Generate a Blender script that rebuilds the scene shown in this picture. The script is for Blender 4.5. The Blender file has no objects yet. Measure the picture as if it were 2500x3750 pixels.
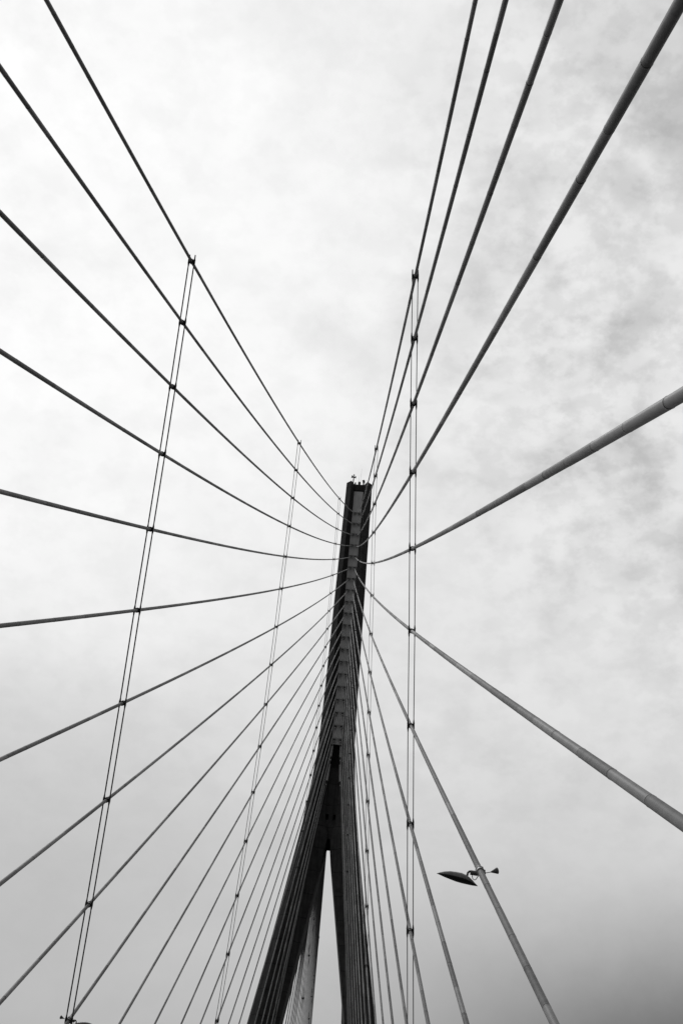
import bpy, bmesh, math, random
from mathutils import Vector, Matrix
random.seed(7)
C = bpy.context.scene.collection
PI = math.pi

# ------------------------------------------------------------------ camera
CAM = Vector((5.8133, -246.6557, -14.6022))
RX = Vector((0.99682886, -0.01616112, 0.07791689))
UX = Vector((-0.07296318, -0.57640796, 0.81389817))
FX = Vector((-0.03175841, 0.81700225, 0.57575925))
F_PX = 4598.26
cd = bpy.data.cameras.new('camera')
co = bpy.data.objects.new('camera', cd); C.objects.link(co)
M = Matrix.Identity(4)
for i in range(3):
    M[i][0] = RX[i]; M[i][1] = UX[i]; M[i][2] = -FX[i]; M[i][3] = CAM[i]
co.matrix_world = M
cd.sensor_fit = 'HORIZONTAL'; cd.sensor_width = 24.0
cd.lens = 24.0 * F_PX / 2500.0
cd.clip_start = 0.1; cd.clip_end = 6000
bpy.context.scene.camera = co

# ------------------------------------------------------------------ helpers
def tag(o, label=None, cat=None, group=None, kind=None):
    if label: o['label'] = label
    if cat: o['category'] = cat
    if group: o['group'] = group
    if kind: o['kind'] = kind
    return o

def thing(name, label, cat, loc=(0, 0, 0), group=None):
    o = bpy.data.objects.new(name, None); C.objects.link(o)
    o.location = loc; o.empty_display_size = 0.3
    return tag(o, label, cat, group)

def obj(name, bm, mats, parent=None, smooth=False):
    """link a bmesh built in world space as one mesh object"""
    me = bpy.data.meshes.new(name)
    bmesh.ops.recalc_face_normals(bm, faces=bm.faces[:])
    bm.to_mesh(me); bm.free()
    for m in (mats if isinstance(mats, (list, tuple)) else [mats]):
        me.materials.append(m)
    if smooth:
        me.polygons.foreach_set('use_smooth', [True] * len(me.polygons))
    o = bpy.data.objects.new(name, me); C.objects.link(o)
    if parent is not None:
        o.parent = parent
        o.matrix_parent_inverse = Matrix.Translation(-Vector(parent.location))
    return o

def raw_obj(name, verts, faces, mats, parent=None, mi=None, smooth=True):
    me = bpy.data.meshes.new(name)
    me.from_pydata(verts, [], faces)
    for m in mats: me.materials.append(m)
    if mi: me.polygons.foreach_set('material_index', mi)
    if smooth: me.polygons.foreach_set('use_smooth', [True] * len(faces))
    me.update()
    o = bpy.data.objects.new(name, me); C.objects.link(o)
    if parent is not None:
        o.parent = parent
        o.matrix_parent_inverse = Matrix.Translation(-Vector(parent.location))
    return o

def box(bm, c, s, rot=None):
    r = bmesh.ops.create_cube(bm, size=1.0)
    m = Matrix.Translation(Vector(c)) @ (rot.to_4x4() if rot else Matrix.Identity(4)) @ Matrix.Diagonal((s[0], s[1], s[2], 1))
    bmesh.ops.transform(bm, matrix=m, verts=r['verts'])
    return r['verts']

def cyl(bm, a, b, r1, r2=None, n=12, caps=True):
    a, b = Vector(a), Vector(b); d = b - a
    r = bmesh.ops.create_cone(bm, cap_ends=caps, segments=n, radius1=r1, radius2=r1 if r2 is None else r2, depth=d.length)
    q = Vector((0, 0, 1)).rotation_difference(d.normalized())
    bmesh.ops.transform(bm, matrix=Matrix.Translation((a + b) / 2) @ q.to_matrix().to_4x4(), verts=r['verts'])
    return r['verts']

def tube_data(pts, radii, n=8, side=Vector((1, 0, 0)), mats=None, caps=True):
    """rings along a polyline; side = a direction never parallel to it"""
    V = []; Fc = []; MI = []
    N = len(pts)
    for i, p in enumerate(pts):
        t = (pts[min(i + 1, N - 1)] - pts[max(i - 1, 0)]).normalized()
        a = (side - t * side.dot(t)).normalized(); b = t.cross(a)
        for j in range(n):
            w = 2 * PI * j / n
            V.append(p + (a * math.cos(w) + b * math.sin(w)) * radii[i])
    for i in range(N - 1):
        for j in range(n):
            k = (j + 1) % n
            Fc.append((i * n + j, i * n + k, (i + 1) * n + k, (i + 1) * n + j)); MI.append(mats[i] if mats else 0)
    if caps:
        Fc.append(tuple(range(n - 1, -1, -1))); MI.append(0)
        Fc.append(tuple((N - 1) * n + j for j in range(n))); MI.append(0)
    return V, Fc, MI

def merge(parts):
    V = []; Fc = []; MI = []
    for v, f, m in parts:
        o = len(V); V += v; Fc += [tuple(i + o for i in q) for q in f]; MI += m
    return V, Fc, MI

# ------------------------------------------------------------------ materials
def mat(name, col, rough=0.6, var=0.15, scale=3.0, detail=6, metal=0.0, spec=0.4, stretch=(1, 1, 1), bump=0.0, extra=None):
    m = bpy.data.materials.new(name); m.use_nodes = True
    nt = m.node_tree; N = nt.nodes; L = nt.links
    b = N['Principled BSDF']
    tc = N.new('ShaderNodeTexCoord'); mp = N.new('ShaderNodeMapping')
    mp.inputs['Scale'].default_value = stretch
    L.new(tc.outputs['Object'], mp.inputs['Vector'])
    nz = N.new('ShaderNodeTexNoise'); nz.inputs['Scale'].default_value = scale; nz.inputs['Detail'].default_value = detail
    L.new(mp.outputs['Vector'], nz.inputs['Vector'])
    mr = N.new('ShaderNodeMapRange')
    mr.inputs['From Min'].default_value = 0.25; mr.inputs['From Max'].default_value = 0.75
    mr.inputs['To Min'].default_value = col * (1 - var); mr.inputs['To Max'].default_value = col * (1 + var)
    L.new(nz.outputs['Fac'], mr.inputs['Value'])
    out = mr.outputs['Result']
    if extra: out = extra(nt, tc, out)
    cc = N.new('ShaderNodeCombineColor')
    for i in range(3): L.new(out, cc.inputs[i])
    L.new(cc.outputs['Color'], b.inputs['Base Color'])
    b.inputs['Roughness'].default_value = rough; b.inputs['Metallic'].default_value = metal
    b.inputs['Specular IOR Level'].default_value = spec
    if bump:
        bp = N.new('ShaderNodeBump'); bp.inputs['Strength'].default_value = bump; bp.inputs['Distance'].default_value = 0.02
        L.new(nz.outputs['Fac'], bp.inputs['Height']); L.new(bp.outputs['Normal'], b.inputs['Normal'])
    return m

def lifts(nt, tc, out):
    """pour joints of the climbing formwork, irregular dark lines every 4.7 m, and rain streaks"""
    N = nt.nodes; L = nt.links
    sp = N.new('ShaderNodeSeparateXYZ'); L.new(tc.outputs['Object'], sp.inputs[0])
    nz = N.new('ShaderNodeTexNoise'); nz.inputs['Scale'].default_value = 1.3; nz.inputs['Detail'].default_value = 5
    L.new(tc.outputs['Object'], nz.inputs['Vector'])
    ad = N.new('ShaderNodeMath'); ad.operation = 'MULTIPLY_ADD'; ad.inputs[1].default_value = 0.55
    L.new(nz.outputs['Fac'], ad.inputs[0]); L.new(sp.outputs['Z'], ad.inputs[2])
    md = N.new('ShaderNodeMath'); md.operation = 'PINGPONG'; md.inputs[1].default_value = 2.35
    L.new(ad.outputs[0], md.inputs[0])
    mr = N.new('ShaderNodeMapRange'); mr.inputs['From Min'].default_value = 0.0; mr.inputs['From Max'].default_value = 0.16
    mr.inputs['To Min'].default_value = 0.45; mr.inputs['To Max'].default_value = 1.0
    L.new(md.outputs[0], mr.inputs['Value'])
    mp = N.new('ShaderNodeMapping'); mp.inputs['Scale'].default_value = (1.6, 1.6, 0.12); L.new(tc.outputs['Object'], mp.inputs['Vector'])
    n2 = N.new('ShaderNodeTexNoise'); n2.inputs['Scale'].default_value = 1.4; n2.inputs['Detail'].default_value = 7; L.new(mp.outputs[0], n2.inputs['Vector'])
    m2 = N.new('ShaderNodeMapRange'); m2.inputs['From Min'].default_value = 0.35; m2.inputs['From Max'].default_value = 0.65
    m2.inputs['To Min'].default_value = 0.7; m2.inputs['To Max'].default_value = 1.15; L.new(n2.outputs['Fac'], m2.inputs['Value'])
    a = N.new('ShaderNodeMath'); a.operation = 'MULTIPLY'; L.new(mr.outputs[0], a.inputs[0]); L.new(out, a.inputs[1])
    c = N.new('ShaderNodeMath'); c.operation = 'MULTIPLY'; L.new(a.outputs[0], c.inputs[0]); L.new(m2.outputs[0], c.inputs[1])
    return c.outputs[0]

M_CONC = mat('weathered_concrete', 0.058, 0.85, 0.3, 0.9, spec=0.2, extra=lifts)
def stain_shade(nt, tc, out):
    """stains and painted-in shadow bands below each pair of anchors (3.09 m apart) and pale box edges"""
    N = nt.nodes; L = nt.links
    sp = N.new('ShaderNodeSeparateXYZ'); L.new(tc.outputs['Object'], sp.inputs[0])
    nz = N.new('ShaderNodeTexNoise'); nz.inputs['Scale'].default_value = 2.2; nz.inputs['Detail'].default_value = 6
    mp = N.new('ShaderNodeMapping'); mp.inputs['Scale'].default_value = (2.2, 1, .5); L.new(tc.outputs['Object'], mp.inputs['Vector']); L.new(mp.outputs[0], nz.inputs['Vector'])
    def m(op, a, b=None, c=None):
        q = N.new('ShaderNodeMath'); q.operation = op
        for i, v in enumerate((a, b, c)):
            if v is None: continue
            if isinstance(v, (int, float)): q.inputs[i].default_value = v
            else: L.new(v, q.inputs[i])
        return q.outputs[0]
    t = m('FRACT', m('DIVIDE', m('SUBTRACT', 157.9, sp.outputs['Z']), 3.092))      # 0 at an anchor, growing downwards
    t = m('ADD', t, m('MULTIPLY', m('SUBTRACT', nz.outputs['Fac'], .5), .35))
    r = N.new('ShaderNodeMapRange'); r.interpolation_type = 'SMOOTHSTEP'; L.new(t, r.inputs['Value'])
    r.inputs['From Min'].default_value = .0; r.inputs['From Max'].default_value = .62; r.inputs['To Min'].default_value = .50; r.inputs['To Max'].default_value = 1.0
    r2 = N.new('ShaderNodeMapRange'); L.new(sp.outputs['Z'], r2.inputs['Value'])     # the plain plate above the first anchors stays undarkened
    r2.inputs['From Min'].default_value = 157.6; r2.inputs['From Max'].default_value = 158.2; r2.inputs['To Min'].default_value = 0; r2.inputs['To Max'].default_value = 1
    return m('MULTIPLY', out, m('MAXIMUM', r.outputs['Result'], r2.outputs['Result']))
M_STEEL = mat('painted_steel_panel', 0.78, 0.55, 0.16, 1.3, spec=0.3, stretch=(1, 1, 0.35), extra=stain_shade)
M_DUCT = mat('pale_cable_duct', 0.20, 0.6, 0.28, 3.2, spec=0.2, detail=8)
M_DUCTB = mat('weathered_cable_duct', 0.165, 0.65, 0.34, 4.0, spec=0.25, detail=8)
M_DUCTC = mat('clean_cable_duct', 0.235, 0.55, 0.22, 2.6, spec=0.25, detail=8)
M_DUCT2 = mat('shaded_cable_duct_far', 0.04, 0.6, 0.14, 0.8, spec=0.3)  # duct colour darkened to paint in the shade on the far fans
M_SEAM = mat('dark_seam', 0.015, 0.7, 0.2)
M_ROPE = mat('galvanised_rope', 0.10, 0.55, 0.2, 6, metal=0.0, spec=0.5)
M_CLAMP = mat('dark_clamp_steel', 0.055, 0.5, 0.35, 9, spec=0.4)
M_SOCK = mat('socket_steel', 0.05, 0.6, 0.3, 3)
M_SOCKL = mat('socket_light_sleeve', 0.6, 0.5, 0.12, 3)
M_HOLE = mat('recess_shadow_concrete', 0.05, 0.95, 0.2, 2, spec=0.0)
M_LAMP = mat('lamp_shell', 0.22, 0.35, 0.25, 7, spec=0.5)
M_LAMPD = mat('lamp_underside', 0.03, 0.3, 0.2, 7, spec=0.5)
M_BRKT = mat('lamp_bracket', 0.12, 0.45, 0.25, 12, metal=0.0, spec=0.5)
M_CLMP = mat('bright_clamp_metal', 0.45, 0.4, 0.3, 25, spec=0.5)
M_BLACK = mat('black_paint', 0.03, 0.6, 0.2)
M_GREY = mat('grey_housing', 0.4, 0.6, 0.1)
M_ASPH = mat('asphalt', 0.045, 0.9, 0.3, 3, spec=0.2)
M_WATER = mat('estuary_water', 0.025, 0.5, 0.3, 0.03, spec=0.3, bump=0.4)
M_DECK = mat('deck_concrete', 0.055, 0.85, 0.15, 0.8)

# ------------------------------------------------------------------ cable geometry (metres; pylon axis at x=0, front face y=-2.3)
FR = [(1,0.4612,157.3882,306.9162,5.7378),(2,0.4724,154.306,294.1947,4.9266),(3,0.4836,151.2227,281.6004,4.1935),(4,0.4949,148.1383,268.9929,3.3991),(5,0.5061,145.0527,255.6824,2.6137),(6,0.5174,141.966,242.6032,1.965),(7,0.5286,138.8782,229.7814,2.0539),(8,0.5398,135.7892,216.9373,1.8808),(9,0.5511,132.6991,204.0249,1.6518),(10,0.5623,129.6079,190.886,1.3463),(11,0.5735,126.5156,177.7025,1.1235),(12,0.5848,123.4222,164.9661,1.0425),(13,0.596,120.3276,151.3904,0.6462),(14,0.6073,117.2319,139.2115,0.8597),(15,0.6185,114.1351,126.589,1.0218),(16,0.6297,111.0371,113.3036,0.8186),(17,0.641,107.938,98.8838,0.1),(18,0.6522,104.8378,86.3,0.1),(19,0.6635,101.7365,72.8,0.1),(20,0.6747,98.634,59.2,0.15),(21,1.0241,94.3829,44.9,0.05),(22,1.4642,88.9511,30.2,0.1),(23,2.35,82.5,17.0,0.05)]
W = 10.6
YF = -2.3      # front anchor face
YB = 4.9       # back anchor face
def deck_front(L):
    l = L / 100.0; return -5.88 * l - 0.1975 * l * l
def deck_back(L):
    l = L / 100.0; return 5.3 * l - 0.62 * l * l
def back_len(k):
    return 424.0 - 19.65 * (k - 1) if k <= 16 else 424.0 - 19.65 * 15 - 15.5 * (k - 16)
def front_cable(k, sg):
    _, a, h, L, sag = FR[k - 1]
    A = Vector((sg * a, YF, h)); B = Vector((sg * W, -L, deck_front(L)))
    return lambda s: A + (B - A) * s - Vector((0, 0, sag * 4 * s * (1 - s)))
def back_cable(k, sg):
    _, a, h, L, sag = FR[k - 1]
    L = back_len(k)
    A = Vector((sg * a, YB, h)); B = Vector((sg * W, L, deck_back(L))); sag = 0.00002 * L * L * 1.6
    return lambda s: A + (B - A) * s - Vector((0, 0, sag * 4 * s * (1 - s)))

ORD = ['first','second','third','fourth','fifth','sixth','seventh','eighth','ninth','tenth','eleventh','twelfth','thirteenth','fourteenth','fifteenth','sixteenth','seventeenth','eighteenth','nineteenth','twentieth','twenty-first','twenty-second','lowest']

rnd = random.Random(11)
def duct_mesh(fn, r, step, n, detail):
    A, B = fn(0), fn(1); Ltot = (B - A).length
    m = int(Ltot / step); pts = []; rad = []; mi = []
    def add(s, rr, mm): pts.append(fn(s)); rad.append(rr); mi.append(mm)
    add(0, r, 0); jp = r
    off = 0.6
    for i in range(m):
        s = (i * step + off + (rnd.uniform(-.07, .07) if detail else 0)) / Ltot
        if s >= 0.985: break
        e = 1.0 / Ltot
        if detail:
            j = r * (1 + 0.015 * math.sin(i * 2.7))
            tone = rnd.choice((0, 0, 2, 3))
            w_ = rnd.uniform(.016, .024) * e
            add(s - 0.12 * e, jp, mi[-1]); add(s - 0.06 * e, jp, mi[-1]); add(s - 0.03 * e, jp + .0035, mi[-1]); add(s - w_, jp + .0035, 1)
            add(s + w_, jp + .0035, tone); add(s + 0.03 * e, j + .0035, tone); add(s + 0.06 * e, j, tone); add(s + 0.12 * e, j, tone); jp = j
        else:
            add(s - 0.010 * e, r, 1); add(s + 0.010 * e, r, rnd.choice((0, 0, 2, 3)))
    add(0.985, r, 0); add(0.986, r * 1.35, 0); add(1, r * 1.45, 0)
    return tube_data(pts, rad, n, mats=mi)

RAD = {1: .090, 2: .090, 3: .092, 4: .098, 5: .098, 6: .098}
for sg, sd in ((-1, 'left'), (1, 'right')):
    for k in range(1, 24):
        fn = front_cable(k, sg)
        r = RAD.get(k, .096 if k < 12 else .088)
        detail = (k <= 10)
        t = thing('stay_cable', '%s stay cable of the %s fan counted down from the pylon top' % (ORD[k - 1], sd), 'stay cable', fn(1), 'stay cables of the near %s fan' % sd)
        V, Fc, MI = duct_mesh(fn, r, 2.58, 14 if detail else 8, detail)
        raw_obj('duct', V, Fc, [M_DUCT, M_SEAM, M_DUCTB, M_DUCTC], t, MI)

# back (main span) fans, seen between and beside the legs
for sg, sd in ((-1, 'left'), (1, 'right')):
    for k in range(1, 24):
        fn = back_cable(k, sg)
        V, Fc, MI = duct_mesh(fn, .095, 5.2, 6, False); MI = [0] * len(MI)
        o = raw_obj('far_stay_cable', V, Fc, [M_DUCT2], None, MI)
        tag(o, '%s stay cable from the top in the %s fan behind the pylon' % (ORD[k - 1], sd), 'stay cable', 'stay cables of the far %s fan' % sd)

# ------------------------------------------------------------------ cross ties
TIE = {1: (-8.58e-4, -0.48535, -171.506), 2: (-1.5698e-3, -0.33376, -91.9608), 3: (-2.4542e-3, 0.02715, -21.52)}
TN = {1: ('nearest and widest', 12), 2: ('middle', 17), 3: ('farthest, beside the mast', 19)}
def tie_points(fnk, q, ymul=1):
    pts = []
    for k in q:
        fn = fnk(k)
        g = lambda s: fn(s).y - (TC[0] * fn(s).z ** 2 + TC[1] * fn(s).z + TC[2]) * ymul
        lo, hi = 0.02, 0.99
        if g(lo) * g(hi) > 0: continue
        for _ in range(40):
            m = (lo + hi) / 2
            if g(lo) * g(m) <= 0: hi = m
            else: lo = m
        s = (lo + hi) / 2
        pts.append((k, fn(s), (fn(s + .002) - fn(s)).normalized()))
    return pts

def make_tie(pts, label, group, name='cross_tie', sparse=False, rr=.023):
    t = thing(name, label, 'cross tie', pts[-1][1], group)
    base = [p for _, p, _ in pts]
    # run on down to the deck edge
    d = (base[-1] - base[-2]).normalized()
    while base[-1].z > -16 and not sparse and abs(base[-1].x) < 10.8:
        base.append(base[-1] + d * 6)
    for sx in (-1, 1):
        parts = []
        for q in (-1, 1):
            line = []
            for i, p in enumerate(base):
                tn = (base[min(i + 1, len(base) - 1)] - base[max(i - 1, 0)]).normalized()
                perp = tn.cross(Vector((1, 0, 0))).normalized()
                if i == 0: line.append(p + Vector((sx * .165, 0, 0)) - tn * 0.12)
                c = p + Vector((sx * .165, 0, 0))
                if 0 < i < len(pts):       # the two strands pinch together at each clamp
                    line.append(c - tn * .55 + perp * q * .09); line.append(c + perp * q * .03); line.append(c + tn * .55 + perp * q * .09)
                elif i == 0: line.append(c + tn * .55 + perp * q * .09)
                else: line.append(c + perp * q * .09)
            parts.append(tube_data(line, [rr] * len(line), 6))
        V, Fc, MI = merge(parts)
        raw_obj('tie_rope', V, Fc, [M_ROPE], t)
    for i, (k, p, ct) in enumerate(pts):
        tn = (base[min(i + 1, len(base) - 1)] - base[max(i - 1, 0)]).normalized()
        bm = bmesh.new()
        # collar round the stay with two bolted flanges
        cyl(bm, p - ct * .09, p + ct * .09, .125, n=14)
        cyl(bm, p - ct * .14, p - ct * .11, .15, n=14); cyl(bm, p + ct * .11, p + ct * .14, .15, n=14)
        # bar across to the rope blocks
        z = tn; xx = Vector((1, 0, 0)); xx = (xx - z * xx.dot(z)).normalized(); yy = z.cross(xx)
        R = Matrix((xx, yy, z)).transposed()
        box(bm, p + tn * .02, (.36, .12, .12), R)
        for sx in (-1, 1):
            c = p + Vector((sx * .165, 0, 0))
            box(bm, c, (.10, .17, .26), R)
            box(bm, c + yy * .0 - xx * sx * .045, (.05, .20, .16), R)
            for e in (-1, 1):
                if i == 0 and e < 0:
                    cyl(bm, c - tn * .12, c - tn * .42, .045, .035, 8)
                else:
                    cyl(bm, c + tn * e * .12, c + tn * e * .36, .06, .03, 8)
        for e in (-1, 1):
            cyl(bm, p + yy * .1 * e, p + yy * .19 * e, .03, n=6)
        obj('cable_clamp', bm, M_CLAMP, t)
    return t
for j in (1, 2, 3):
    TC = TIE[j]
    for sg, sd in ((-1, 'left'), (1, 'right')):
        P = tie_points(lambda k: front_cable(k, sg), range(1, TN[j][1] + 1))
        if j == 1: P = P[:10]
        make_tie(P, 'twin thin tie ropes crossing the %s stay fan, %s of three' % (sd, TN[j][0]), 'cross ties of the near fans')
# cross ties of the far left fan show as dark knots between the legs
for j, yy in ((1, 92.0), (2, 170.0)):
    TC = (0, -0.35, 0)
    for sg, sd in ((-1, 'left'), (1, 'right')):
        TC = (0, -0.5, yy + 30)
        P = tie_points(lambda k: back_cable(k, sg), range(1, 19))
        if len(P) > 3:
            make_tie(P, 'thin tie ropes crossing the %s fan behind the pylon, %s' % (sd, 'near the mast' if j == 1 else 'farther out over the main span'), 'cross ties of the far fans', 'far_cross_tie', sparse=True, rr=.02)

# ------------------------------------------------------------------ pylon
py = thing('bridge_pylon', 'tall dark concrete pylon whose two legs join into one mast holding all the stays', 'bridge pylon', (0, 1.3, -50))
def lerp_tab(tab, z):
    for (z0, v0), (z1, v1) in zip(tab, tab[1:]):
        if z0 <= z <= z1: return v0 + (v1 - v0) * (z - z0) / (z1 - z0)
    return tab[0][1] if z < tab[0][0] else tab[-1][1]
XO = [(-55, 27.2), (0, 18.35), (42, 11.62), (61, 8.52), (67, 7.58), (80, 5.52), (88.4, 4.55), (97, 3.84), (108, 3.6), (140, 3.31), (166, 3.08)]
XI = [(-55, 21.8), (0, 12.75), (46, 5.27), (61.7, 2.71), (67, 1.85), (74.3, .66), (77.2, .3), (78.2, .3), (80, 1.0), (88, 1.15), (97.6, 1.10), (166, 1.10)]
NO = [(-55, 1.6), (80, 1.25), (97, 1.35), (113, 1.3), (140, 1.15), (166, 1.13)]
zs = [-55, 0, 25, 42, 46, 54, 61, 67, 71, 74.3, 77.2, 78.2, 80, 84, 88.4, 93, 97, 97.6, 103, 108, 116, 124, 132, 140, 150, 158, 166]
for sg in (-1, 1):
    bm = bmesh.new(); rings = []
    for z in zs:
        xo, xi, no = lerp_tab(XO, z), lerp_tab(XI, z), lerp_tab(NO, z)
        g = 0 if z > 60 else (60 - z) * 0.006
        yf = YF - g; yb = YB + g
        dz = 0.0
        plan = [(xo, yf - .45), (xo - no, yf - 1.5), (xi, yf), (xi, yb), (xo - no, yb + 1.5), (xo, yb + .45)]
        rings.append([bm.verts.new((sg * x, y, z)) for x, y in plan])
    for a, b in zip(rings, rings[1:]):
        for i in range(6):
            bm.faces.new((a[i], a[(i + 1) % 6], b[(i + 1) % 6], b[i]))
    bm.faces.new(rings[0]); bm.faces.new(rings[-1])
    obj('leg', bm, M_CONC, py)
# web joining the legs under the mast, with its recesses
def plate_with_holes(bm, x0, x1, z0, z1, y0, y1, holes):
    xs = sorted({x0, x1} | {h[0] for h in holes} | {h[1] for h in holes})
    zz = sorted({z0, z1} | {h[2] for h in holes} | {h[3] for h in holes})
    for a, b in zip(xs, xs[1:]):
        for c, d in zip(zz, zz[1:]):
            mx, mz = (a + b) / 2, (c + d) / 2
            if any(h[0] < mx < h[1] and h[2] < mz < h[3] for h in holes): continue
            box(bm, (mx, (y0 + y1) / 2, mz), (b - a, y1 - y0, d - c))
    bmesh.ops.remove_doubles(bm, verts=bm.verts[:], dist=1e-4)
bm = bmesh.new()
plate_with_holes(bm, -1.9, 1.9, 77.2, 92.5, -1.95, -1.2, [(-1.75, -.4, 81.2, 82.4), (.5, 1.85, 81.2, 82.4), (-1.8, -.7, 77.9, 78.7), (.7, 1.85, 77.9, 78.7)])
obj('web_wall', bm, M_CONC, py)
bm = bmesh.new()
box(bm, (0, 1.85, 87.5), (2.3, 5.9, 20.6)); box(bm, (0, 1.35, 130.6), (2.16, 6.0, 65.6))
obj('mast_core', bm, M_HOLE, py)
# lintel at the top
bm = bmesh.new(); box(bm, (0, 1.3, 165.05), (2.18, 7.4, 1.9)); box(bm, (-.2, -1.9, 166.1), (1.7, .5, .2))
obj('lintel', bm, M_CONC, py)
# pale steel anchorage panel with one seam per box
bm = bmesh.new()
z_top = 163.95; hs = [f[2] for f in FR[:20]]
edges = [z_top, 159.4] + [(hs[i] + hs[i + 1]) / 2 - .9 for i in range(0, 19)] + [97.7]
edges = sorted(set(edges))
for a, b in zip(edges, edges[1:]):
    box(bm, (0, YF + .12, (a + b) / 2), (2.185, .28, b - a - .03))
pn = obj('anchorage_panel', bm, M_STEEL, py)
for k, a, h, L, sag in FR:
    for sg in (-1, 1):
        fn = front_cable(k, sg); d = (fn(.004) - fn(0)).normalized(); p = fn(0)
        bm = bmesh.new()
        vs = box(bm, p + Vector((0, -.05, .16)), (.40, .28, .16))
        box(bm, p + Vector((0, -.12, .02)), (.34, .26, .30))
        for e in (-1, 1):
            box(bm, p + Vector((e * .2, -.1, .12)), (.05, .3, .36))
        nb = len(bm.faces)
        c0 = p + d * .12
        cyl(bm, c0, p + d * .55, .15, .14, 12)
        cyl(bm, p + d * .50, p + d * .62, .175, .175, 12)
        bm.faces.ensure_lookup_table()
        for f in bm.faces[nb:]: f.material_index = 1
        o = obj('cable_socket', bm, [M_SOCK, M_SOCKL], pn if k <= 20 else py)
# pale sleeves above the three lowest anchors
for x0, z0, x1, z1 in ((.93, 97.2, 1.08, 94.7), (1.15, 93.2, 1.42, 89.3)):
    for sg in (-1, 1):
        bm = bmesh.new()
        cyl(bm, (sg * x0, YF + .1, z0), (sg * x1, YF - .25, z1), .26, .28, 12)
        obj('anchor_sleeve', bm, M_SOCKL, py, smooth=False)

# ------------------------------------------------------------------ equipment on the pylon top
TZ = 166.0
def zp(x, z, y=-2.6): return Vector((x, y, z))
t = thing('mast_camera_post', 'short post with two drum-shaped heads on the left horn of the pylon top', 'camera post', (-1.55, -2.6, TZ))
bm = bmesh.new(); cyl(bm, (-1.55, -2.6, TZ), (-1.48, -2.6, TZ + 2.15), .15, .12, 10); obj('post', bm, M_BLACK, t)
for sx in (-1, 1):
    bm = bmesh.new()
    cyl(bm, (-1.49 + sx * .12, -2.6, TZ + 2.0), (-1.49 + sx * .52, -2.62, TZ + (2.1 if sx < 0 else 1.95)), .16, .38 if sx < 0 else .28, 12)
    obj('drum_head', bm, M_BLACK, t)
bm = bmesh.new(); cyl(bm, (-1.48, -2.6, TZ + 2.1), (-1.48, -2.6, TZ + 2.6), .05, n=6); cyl(bm, (-1.48, -2.6, TZ + 2.55), (-1.48, -2.6, TZ + 2.75), .2, .14, 10); obj('cap_light', bm, M_BLACK, t)
bm = bmesh.new()
box(bm, (-2.0, -3.2, TZ + .12), (.35, .3, .3)); cyl(bm, (-2.0, -3.2, TZ + .2), (-2.0, -3.2, TZ + .42), .1, .05, 8)
tag(obj('junction_box', bm, M_BLACK), 'small dark box on the tip of the left horn beside the post', 'junction box')
bm = bmesh.new()
box(bm, (-1.0, -2.2, TZ + .3), (.32, .3, .6)); cyl(bm, (-1.0, -2.2, TZ + .6), (-1.0, -2.2, TZ + .85), .05, .03, 8); box(bm, (-.92, -2.25, TZ + .5), (.2, .2, .2))
tag(obj('equipment_box', bm, M_BLACK), 'small dark box at the inner edge of the left horn', 'equipment box')
for x, h, lab in ((-.22, 3.1, 'shorter whip antenna above the grey dome'), (.20, 5.2, 'taller whip antenna rising above the pylon top')):
    t = thing('whip_antenna', lab, 'antenna', (x, -2.1, TZ + .1), 'whip antennas on the pylon top')
    bm = bmesh.new(); cyl(bm, (x, -2.1, TZ + .1), (x, -2.1, TZ + 1.6), .035, .03, 6); obj('mount', bm, M_GREY, t)
    bm = bmesh.new(); cyl(bm, (x, -2.1, TZ + 1.5), (x + .05, -2.1, TZ + h), .022, .012, 6); obj('rod', bm, M_BLACK, t)
t = thing('radar_dome', 'rounded grey dome on a short stub at the middle of the pylon top', 'dome', (-.05, -2.0, TZ + .1))
bm = bmesh.new()
r = bmesh.ops.create_uvsphere(bm, u_segments=16, v_segments=10, radius=.36)
bmesh.ops.transform(bm, matrix=Matrix.Translation((-.05, -2.0, TZ + .75)) @ Matrix.Diagonal((1, 1, 1.15, 1)), verts=r['verts'])
obj('shell', bm, M_GREY, t, smooth=True)
bm = bmesh.new(); cyl(bm, (-.1, -2.0, TZ), (-.1, -2.0, TZ + .5), .08, n=8); box(bm, (.1, -2.1, TZ + .42), (.3, .2, .14)); obj('stub', bm, M_BLACK, t)
t = thing('floodlight_mast', 'tilted dark floodlight on a grey pedestal left of the hoop', 'floodlight', (.98, -2.1, TZ))
bm = bmesh.new(); cyl(bm, (.98, -2.1, TZ - .1), (.98, -2.1, TZ + .95), .20, .18, 12); obj('pedestal', bm, M_GREY, t)
bm = bmesh.new(); box(bm, (.97, -2.15, TZ + 1.25), (.5, .4, .62), Matrix.Rotation(-.35, 3, 'Y')); box(bm, (.97, -2.1, TZ + .93), (.46, .4, .1)); obj('lamp_head', bm, M_BLACK, t)
t = thing('ladder_hoop', 'thin wire safety hoop with a rail at the right of the pylon top', 'ladder hoop', (1.55, -1.9, TZ))
pts = [Vector((1.52 + .42 * math.cos(a), -1.9, TZ + 1.35 + .42 * math.sin(a))) for a in [PI * i / 14 for i in range(15)]]
pts = [Vector((1.94, -1.9, TZ + .4))] + pts + [Vector((1.10, -1.9, TZ + .4))]
V, Fc, MI = tube_data(pts, [.014] * len(pts), 5, side=Vector((0, 1, 0))); raw_obj('hoop', V, Fc, [M_GREY], t)
bm = bmesh.new(); cyl(bm, (1.05, -1.9, TZ + .95), (2.0, -1.9, TZ + .95), .014, n=5); obj('rail', bm, M_GREY, t)
bm = bmesh.new()
for x in (-2.4, -1.2, -.6, .4): cyl(bm, (x, -.6, TZ), (x, -.6, TZ + 1.1), .015, n=5)
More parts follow.
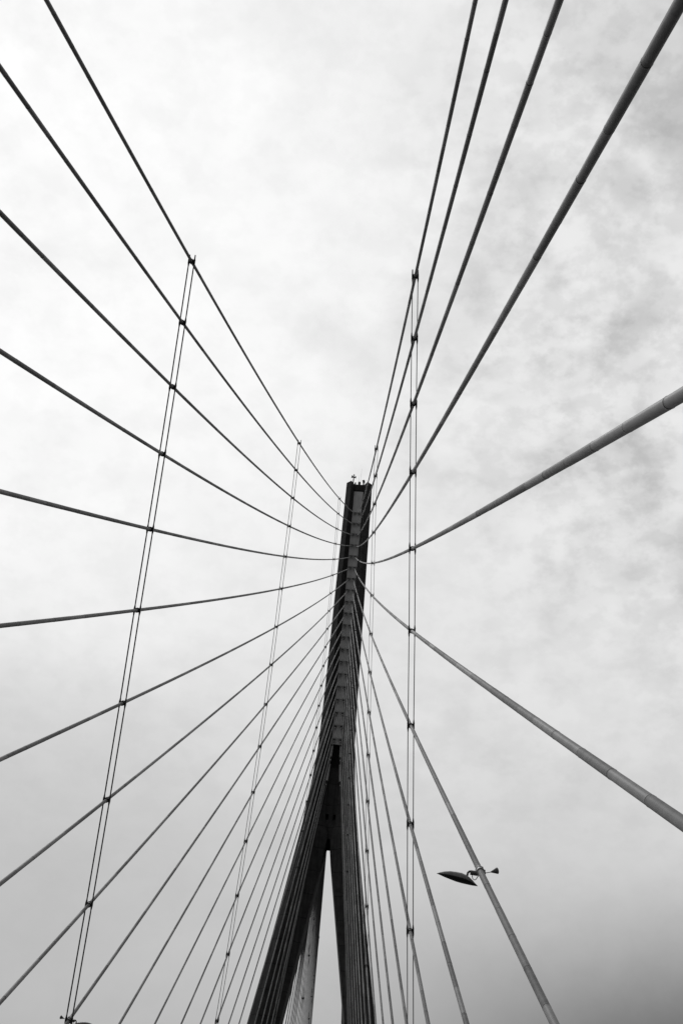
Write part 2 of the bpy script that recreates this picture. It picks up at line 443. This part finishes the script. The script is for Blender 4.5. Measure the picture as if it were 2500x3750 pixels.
cyl(bm, (-2.4, -.6, TZ + 1.1), (.4, -.6, TZ + 1.1), .015, n=5); cyl(bm, (-2.4, -.6, TZ + .6), (.4, -.6, TZ + .6), .012, n=5)
tag(obj('top_railing', bm, M_GREY), 'thin wire handrail along the back of the pylon top', 'railing')

# ------------------------------------------------------------------ road lamps clamped to the stays
def make_lamp(P, ct, mir, label):
    """P = point on the stay; local (x,z) measured outward from the stay, x negative = towards the road for the right-hand lamp"""
    t = thing('road_lamp', label, 'road lamp', P, 'road lamps clamped to the stays')
    def Q(x, z, y=0): return P + Vector((x * mir, y, z))
    # leaf-shaped luminaire: sections along its length, flat-ish belly, arched back
    prof = [(-1.342, -.190, -.192, .005), (-1.24, -.150, -.222, .05), (-1.10, -.110, -.272, .10), (-.92, -.090, -.325, .145), (-.74, -.098, -.380, .165), (-.56, -.118, -.418, .17),
            (-.42, -.175, -.440, .155), (-.31, -.245, -.458, .13), (-.22, -.325, -.472, .09), (-.12, -.425, -.481, .045), (-.064, -.482, -.486, .008)]
    n = 20; V = []; Fc = []; MI = []
    for x, zt, zb, w in prof:
        mid = zb + (zt - zb) * .32
        for j in range(n):
            a = 2 * PI * j / n; s, c = math.sin(a), math.cos(a)
            z = mid + (s * (zt - mid) if s > 0 else s * (mid - zb))
            V.append(Q(x, z, c * w))
    for i in range(len(prof) - 1):
        for j in range(n):
            k = (j + 1) % n
            Fc.append((i * n + j, i * n + k, (i + 1) * n + k, (i + 1) * n + j))
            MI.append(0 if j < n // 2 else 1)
    raw_obj('luminaire', V, Fc, [M_LAMP, M_LAMPD], t, MI)
    arm = [Q(-.40, -.24), Q(-.395, -.17), Q(-.375, -.09), Q(-.33, -.045), Q(-.27, -.035)]
    V, Fc, MI = tube_data(arm, [.035] * 5, 10, side=Vector((0, 1, 0))); raw_obj('arm', V, Fc, [M_BRKT], t)
    bm = bmesh.new()
    cyl(bm, Q(-.30, -.075), Q(-.07, -.09), .072, .075, 14); cyl(bm, Q(-.09, -.08), Q(-.01, -.03), .085, .085, 12)
    obj('ballast_housing', bm, M_BRKT, t)
    bm = bmesh.new()
    c = P
    cyl(bm, c - ct * .13, c + ct * .13, .118, n=16); cyl(bm, c + ct * .1, c + ct * .14, .135, n=16); cyl(bm, c - ct * .14, c - ct * .1, .135, n=16)
    for e in (-1, 1):
        box(bm, c + Vector((.05 * mir, -.125, .06 * e)), (.06, .07, .05))
    box(bm, Q(.10, -.02), (.12, .12, .10))
    obj('clamp', bm, M_CLMP, t)
    bm = bmesh.new(); cyl(bm, Q(.12, -.06), Q(.17, -.055), .04, n=8); cyl(bm, Q(.15, -.056), Q(.34, -.006), .012, n=8); obj('rod', bm, M_BRKT, t)
    bm = bmesh.new(); a = Q(.325, -.008); b = Q(.535, .054); cyl(bm, a, b, .014, .105, 20); b2 = b + (b - a).normalized() * .03; cyl(bm, b, b2, .105, .07, 20); obj('flared_cone', bm, M_BRKT, t, smooth=False)
    lp = [Q(-.234, -.12), Q(-.24, -.19), Q(-.225, -.26), Q(-.18, -.298), Q(-.135, -.29), Q(-.10, -.24), Q(-.06, -.17), Q(-.02, -.15)]
    V, Fc, MI = tube_data(lp, [.012] * len(lp), 8, side=Vector((0, 1, 0))); raw_obj('supply_lead', V, Fc, [M_BLACK], t)
fn = front_cable(7, 1)
def at_y(fn, y):
    lo, hi = 0, 1
    for _ in range(40):
        m = (lo + hi) / 2
        if fn(m).y > y: lo = m
        else: hi = m
    return fn(lo), (fn(lo + .002) - fn(lo)).normalized()
p, ct = at_y(fn, -208.58); make_lamp(p, ct, 1, 'leaf-shaped road lamp with a flared cone clamped to the lower right stay')
p, ct = at_y(front_cable(10, -1), -172.38); make_lamp(p - ct * .35, ct, -1, 'road lamp at the bottom left corner, only its cone and clamp showing')

# ------------------------------------------------------------------ deck, road, water (below the frame, they bounce the light)
def strip(name, x0, x1, off, thick, m, y0=-330, y1=430):
    bm = bmesh.new(); rr = []
    n = 40
    for i in range(n + 1):
        y = y0 + (y1 - y0) * i / n
        z = (deck_front(-y) if y < 0 else deck_back(y)) + off
        rr.append([bm.verts.new(v) for v in ((x0, y, z), (x1, y, z), (x1, y, z - thick), (x0, y, z - thick))])
    for a, b in zip(rr, rr[1:]):
        for i in range(4): bm.faces.new((a[i], a[(i + 1) % 4], b[(i + 1) % 4], b[i]))
    bm.faces.new(rr[0]); bm.faces.new(rr[-1])
    return tag(obj(name, bm, m), kind='structure')
strip('bridge_deck', -11.3, 11.3, -0.55, 2.8, M_DECK)
strip('road', -7.4, 7.4, -0.5, .046, M_ASPH)
strip('kerb', 7.4, 7.7, -0.40, .146, M_DECK); strip('kerb', -7.7, -7.4, -0.40, .146, M_DECK)
bm = bmesh.new()
bmesh.ops.create_grid(bm, x_segments=1, y_segments=1, size=2600)
bmesh.ops.translate(bm, verts=bm.verts[:], vec=(0, 0, -54))
tag(obj('water', bm, M_WATER), kind='structure')

# ------------------------------------------------------------------ sky: overcast, bright cloud ahead and to the left, darker banks right and low, dull sky behind the viewer
def pdir(px, py):
    return (FX + RX * ((px - 1250) / F_PX) - UX * ((py - 1875) / F_PX)).normalized()
wd = bpy.data.worlds.new('World'); bpy.context.scene.world = wd; wd.use_nodes = True
nt = wd.node_tree; N = nt.nodes; L = nt.links
bg = N['Background']
tc = N.new('ShaderNodeTexCoord'); DIR = tc.outputs['Generated']
def val(x):
    v = N.new('ShaderNodeValue'); v.outputs[0].default_value = x; return v.outputs[0]
def mth(op, a, b=None, c=None, clamp=False):
    m = N.new('ShaderNodeMath'); m.operation = op; m.use_clamp = clamp
    for i, q in enumerate((a, b, c)):
        if q is None: continue
        if isinstance(q, (int, float)): m.inputs[i].default_value = q
        else: L.new(q, m.inputs[i])
    return m.outputs[0]
def maprange(v, a, b, c, d, smooth=True):
    m = N.new('ShaderNodeMapRange'); m.interpolation_type = 'SMOOTHSTEP' if smooth else 'LINEAR'
    L.new(v, m.inputs['Value'])
    for nme, q in zip(('From Min', 'From Max', 'To Min', 'To Max'), (a, b, c, d)): m.inputs[nme].default_value = q
    return m.outputs['Result']
def dot(v):
    m = N.new('ShaderNodeVectorMath'); m.operation = 'DOT_PRODUCT'; L.new(DIRW, m.inputs[0]); m.inputs[1].default_value = v
    return m.outputs['Value']
def noise(vec, scale, detail=5, rough=.55, dist=0.0, off=(0, 0, 0), st=(1, 1, 1)):
    mp = N.new('ShaderNodeMapping'); mp.inputs['Location'].default_value = off; mp.inputs['Scale'].default_value = st
    L.new(vec, mp.inputs['Vector'])
    n = N.new('ShaderNodeTexNoise'); n.inputs['Scale'].default_value = scale; n.inputs['Detail'].default_value = detail
    n.inputs['Roughness'].default_value = rough; n.inputs['Distortion'].default_value = dist
    L.new(mp.outputs['Vector'], n.inputs['Vector']); return n
# warp the direction slightly so that cloud banks get ragged edges
nw = noise(DIR, 8.0, 6, .62)
sub = N.new('ShaderNodeVectorMath'); sub.operation = 'SUBTRACT'; L.new(nw.outputs['Color'], sub.inputs[0]); sub.inputs[1].default_value = (.5, .5, .5)
scl = N.new('ShaderNodeVectorMath'); scl.operation = 'SCALE'; scl.inputs['Scale'].default_value = .13; L.new(sub.outputs[0], scl.inputs[0])
adv = N.new('ShaderNodeVectorMath'); adv.operation = 'ADD'; L.new(DIR, adv.inputs[0]); L.new(scl.outputs[0], adv.inputs[1])
nrm = N.new('ShaderNodeVectorMath'); nrm.operation = 'NORMALIZE'; L.new(adv.outputs[0], nrm.inputs[0]); DIRW = nrm.outputs[0]
sep = N.new('ShaderNodeSeparateXYZ'); L.new(DIR, sep.inputs[0])
def blob(px, py, ang_in, ang_out):
    """1 inside ang_in degrees of that sky direction, 0 beyond ang_out"""
    return maprange(dot(pdir(px, py)), math.cos(math.radians(ang_out)), math.cos(math.radians(ang_in)), 0, 1)
# elevation profile
base = maprange(sep.outputs['Z'], 0.12, 0.56, 0.45, 0.82)
# behind the viewer the cloud is thick and dull
front = maprange(sep.outputs['Y'], -0.25, 0.45, 0.26, 1.0)
L_ = mth('MULTIPLY', base, front)
L_ = mth('ADD', L_, mth('MULTIPLY', maprange(sep.outputs['X'], -0.35, -0.95, 0, 1), 0.5))
L_ = mth('ADD', L_, mth('MULTIPLY', blob(-100, 700, 3, 27), 0.16))
# dark cloud banks
for px, py, a, b, amt in ((2650, 150, 1, 6, .18), (2560, 430, .4, 3.0, .15), (2370, 1090, .2, 1.7, .17), (2290, 690, .2, 1.6, .12), (1950, 730, .2, 1.5, .09),
                          (1620, 1130, .4, 3.2, .08), (2620, 2080, .5, 2.4, .17), (1370, 1290, .4, 3.0, .07), (250, 2950, 1, 8, .08), (900, 3150, .5, 5, .04), (1150, 60, .5, 4, .05)):
    L_ = mth('MULTIPLY', L_, mth('SUBTRACT', 1.0, mth('MULTIPLY', blob(px, py, a, b), amt)))
sepw = N.new('ShaderNodeSeparateXYZ'); L.new(DIRW, sepw.inputs[0])
lz = mth('ADD', mth('MULTIPLY', sep.outputs['Z'], .65), mth('MULTIPLY', sepw.outputs['Z'], .35))
low = mth('MULTIPLY', maprange(lz, .355, .20, 0, 1), maprange(sep.outputs['X'], -.08, .27, 0, 1))
L_ = mth('MULTIPLY', L_, mth('SUBTRACT', 1.0, mth('MULTIPLY', low, .77)))
# mottled cloud texture, strongest to the upper right
n1 = noise(DIR, 5.5, 4, .55, .25, (1.3, .2, 4.1), (1, 1, 1.5))
n2 = noise(DIR, 20.0, 5, .55, 0.0, (7.3, 2.2, 1.1), (1, 1, 1.6))
n4 = noise(DIR, 46.0, 4, .6, 0.0, (2.3, 5.2, 6.1), (1, 1, 1.4))
tex = mth('ADD', mth('MULTIPLY', maprange(n1.outputs['Fac'], .46, .66, 0, 1), .30), mth('MULTIPLY', maprange(n2.outputs['Fac'], .42, .68, 0, 1), .55))
vw = N.new('ShaderNodeVectorMath'); vw.operation = 'SCALE'; vw.inputs['Scale'].default_value = .09; L.new(n2.outputs['Color'], vw.inputs[0])
va = N.new('ShaderNodeVectorMath'); va.operation = 'ADD'; L.new(DIR, va.inputs[0]); L.new(vw.outputs[0], va.inputs[1])
vo = N.new('ShaderNodeTexVoronoi'); vo.feature = 'SMOOTH_F1'; vo.inputs['Scale'].default_value = 19.0; vo.inputs['Smoothness'].default_value = .6
L.new(va.outputs[0], vo.inputs['Vector'])
tex = mth('ADD', tex, mth('MULTIPLY', maprange(vo.outputs['Distance'], .32, .78, 0, 1), .36))
tex = mth('ADD', tex, mth('MULTIPLY', maprange(n4.outputs['Fac'], .42, .62, 0, 1), .36))
amp = mth('ADD', .072, mth('MULTIPLY', maprange(dot(pdir(3300, 900)), math.cos(math.radians(24)), math.cos(math.radians(10)), 0, 1), .19))
n3 = noise(DIR, 2.6, 4, .5, .1, (3.3, 8.2, 2.0))
amp = mth('ADD', amp, mth('MULTIPLY', maprange(n3.outputs['Fac'], .5, .7, 0, 1), .05))
amp = mth('MULTIPLY', amp, maprange(sep.outputs['Z'], .22, .45, .35, 1))
L_ = mth('MULTIPLY', L_, mth('SUBTRACT', 1.0, mth('MULTIPLY', tex, amp)))
# physical sky behind the overcast gives the last few per cent
sky = N.new('ShaderNodeTexSky'); sky.sky_type = 'NISHITA'; sky.sun_disc = False
SUN_EL, SUN_AZ = math.radians(52), math.radians(-28)     # azimuth from +Y towards +X
sky.sun_elevation = SUN_EL; sky.sun_rotation = SUN_AZ
bw = N.new('ShaderNodeRGBToBW'); L.new(sky.outputs['Color'], bw.inputs['Color'])
L_ = mth('ADD', L_, mth('MULTIPLY', bw.outputs['Val'], 0.002))
cc = N.new('ShaderNodeCombineColor')
for i in range(3): L.new(L_, cc.inputs[i])
L.new(cc.outputs['Color'], bg.inputs['Color']); bg.inputs['Strength'].default_value = 1.0

sl = bpy.data.lights.new('sun', 'SUN'); sl.energy = 0.5; sl.angle = math.radians(14); sl.color = (1, 1, 1)
so = bpy.data.objects.new('sun', sl); C.objects.link(so)
sd_ = Vector((math.sin(SUN_AZ) * math.cos(SUN_EL), math.cos(SUN_AZ) * math.cos(SUN_EL), math.sin(SUN_EL)))
so.rotation_euler = sd_.to_track_quat('Z', 'Y').to_euler(); so.location = sd_ * 300

sc = bpy.context.scene
sc.render.engine = 'CYCLES'
sc.view_settings.view_transform = 'Standard'; sc.view_settings.look = 'None'
sc.view_settings.exposure = 0.0; sc.view_settings.gamma = 1.0
sc.render.resolution_x = 682; sc.render.resolution_y = 1024
sc.cycles.max_bounces = 5
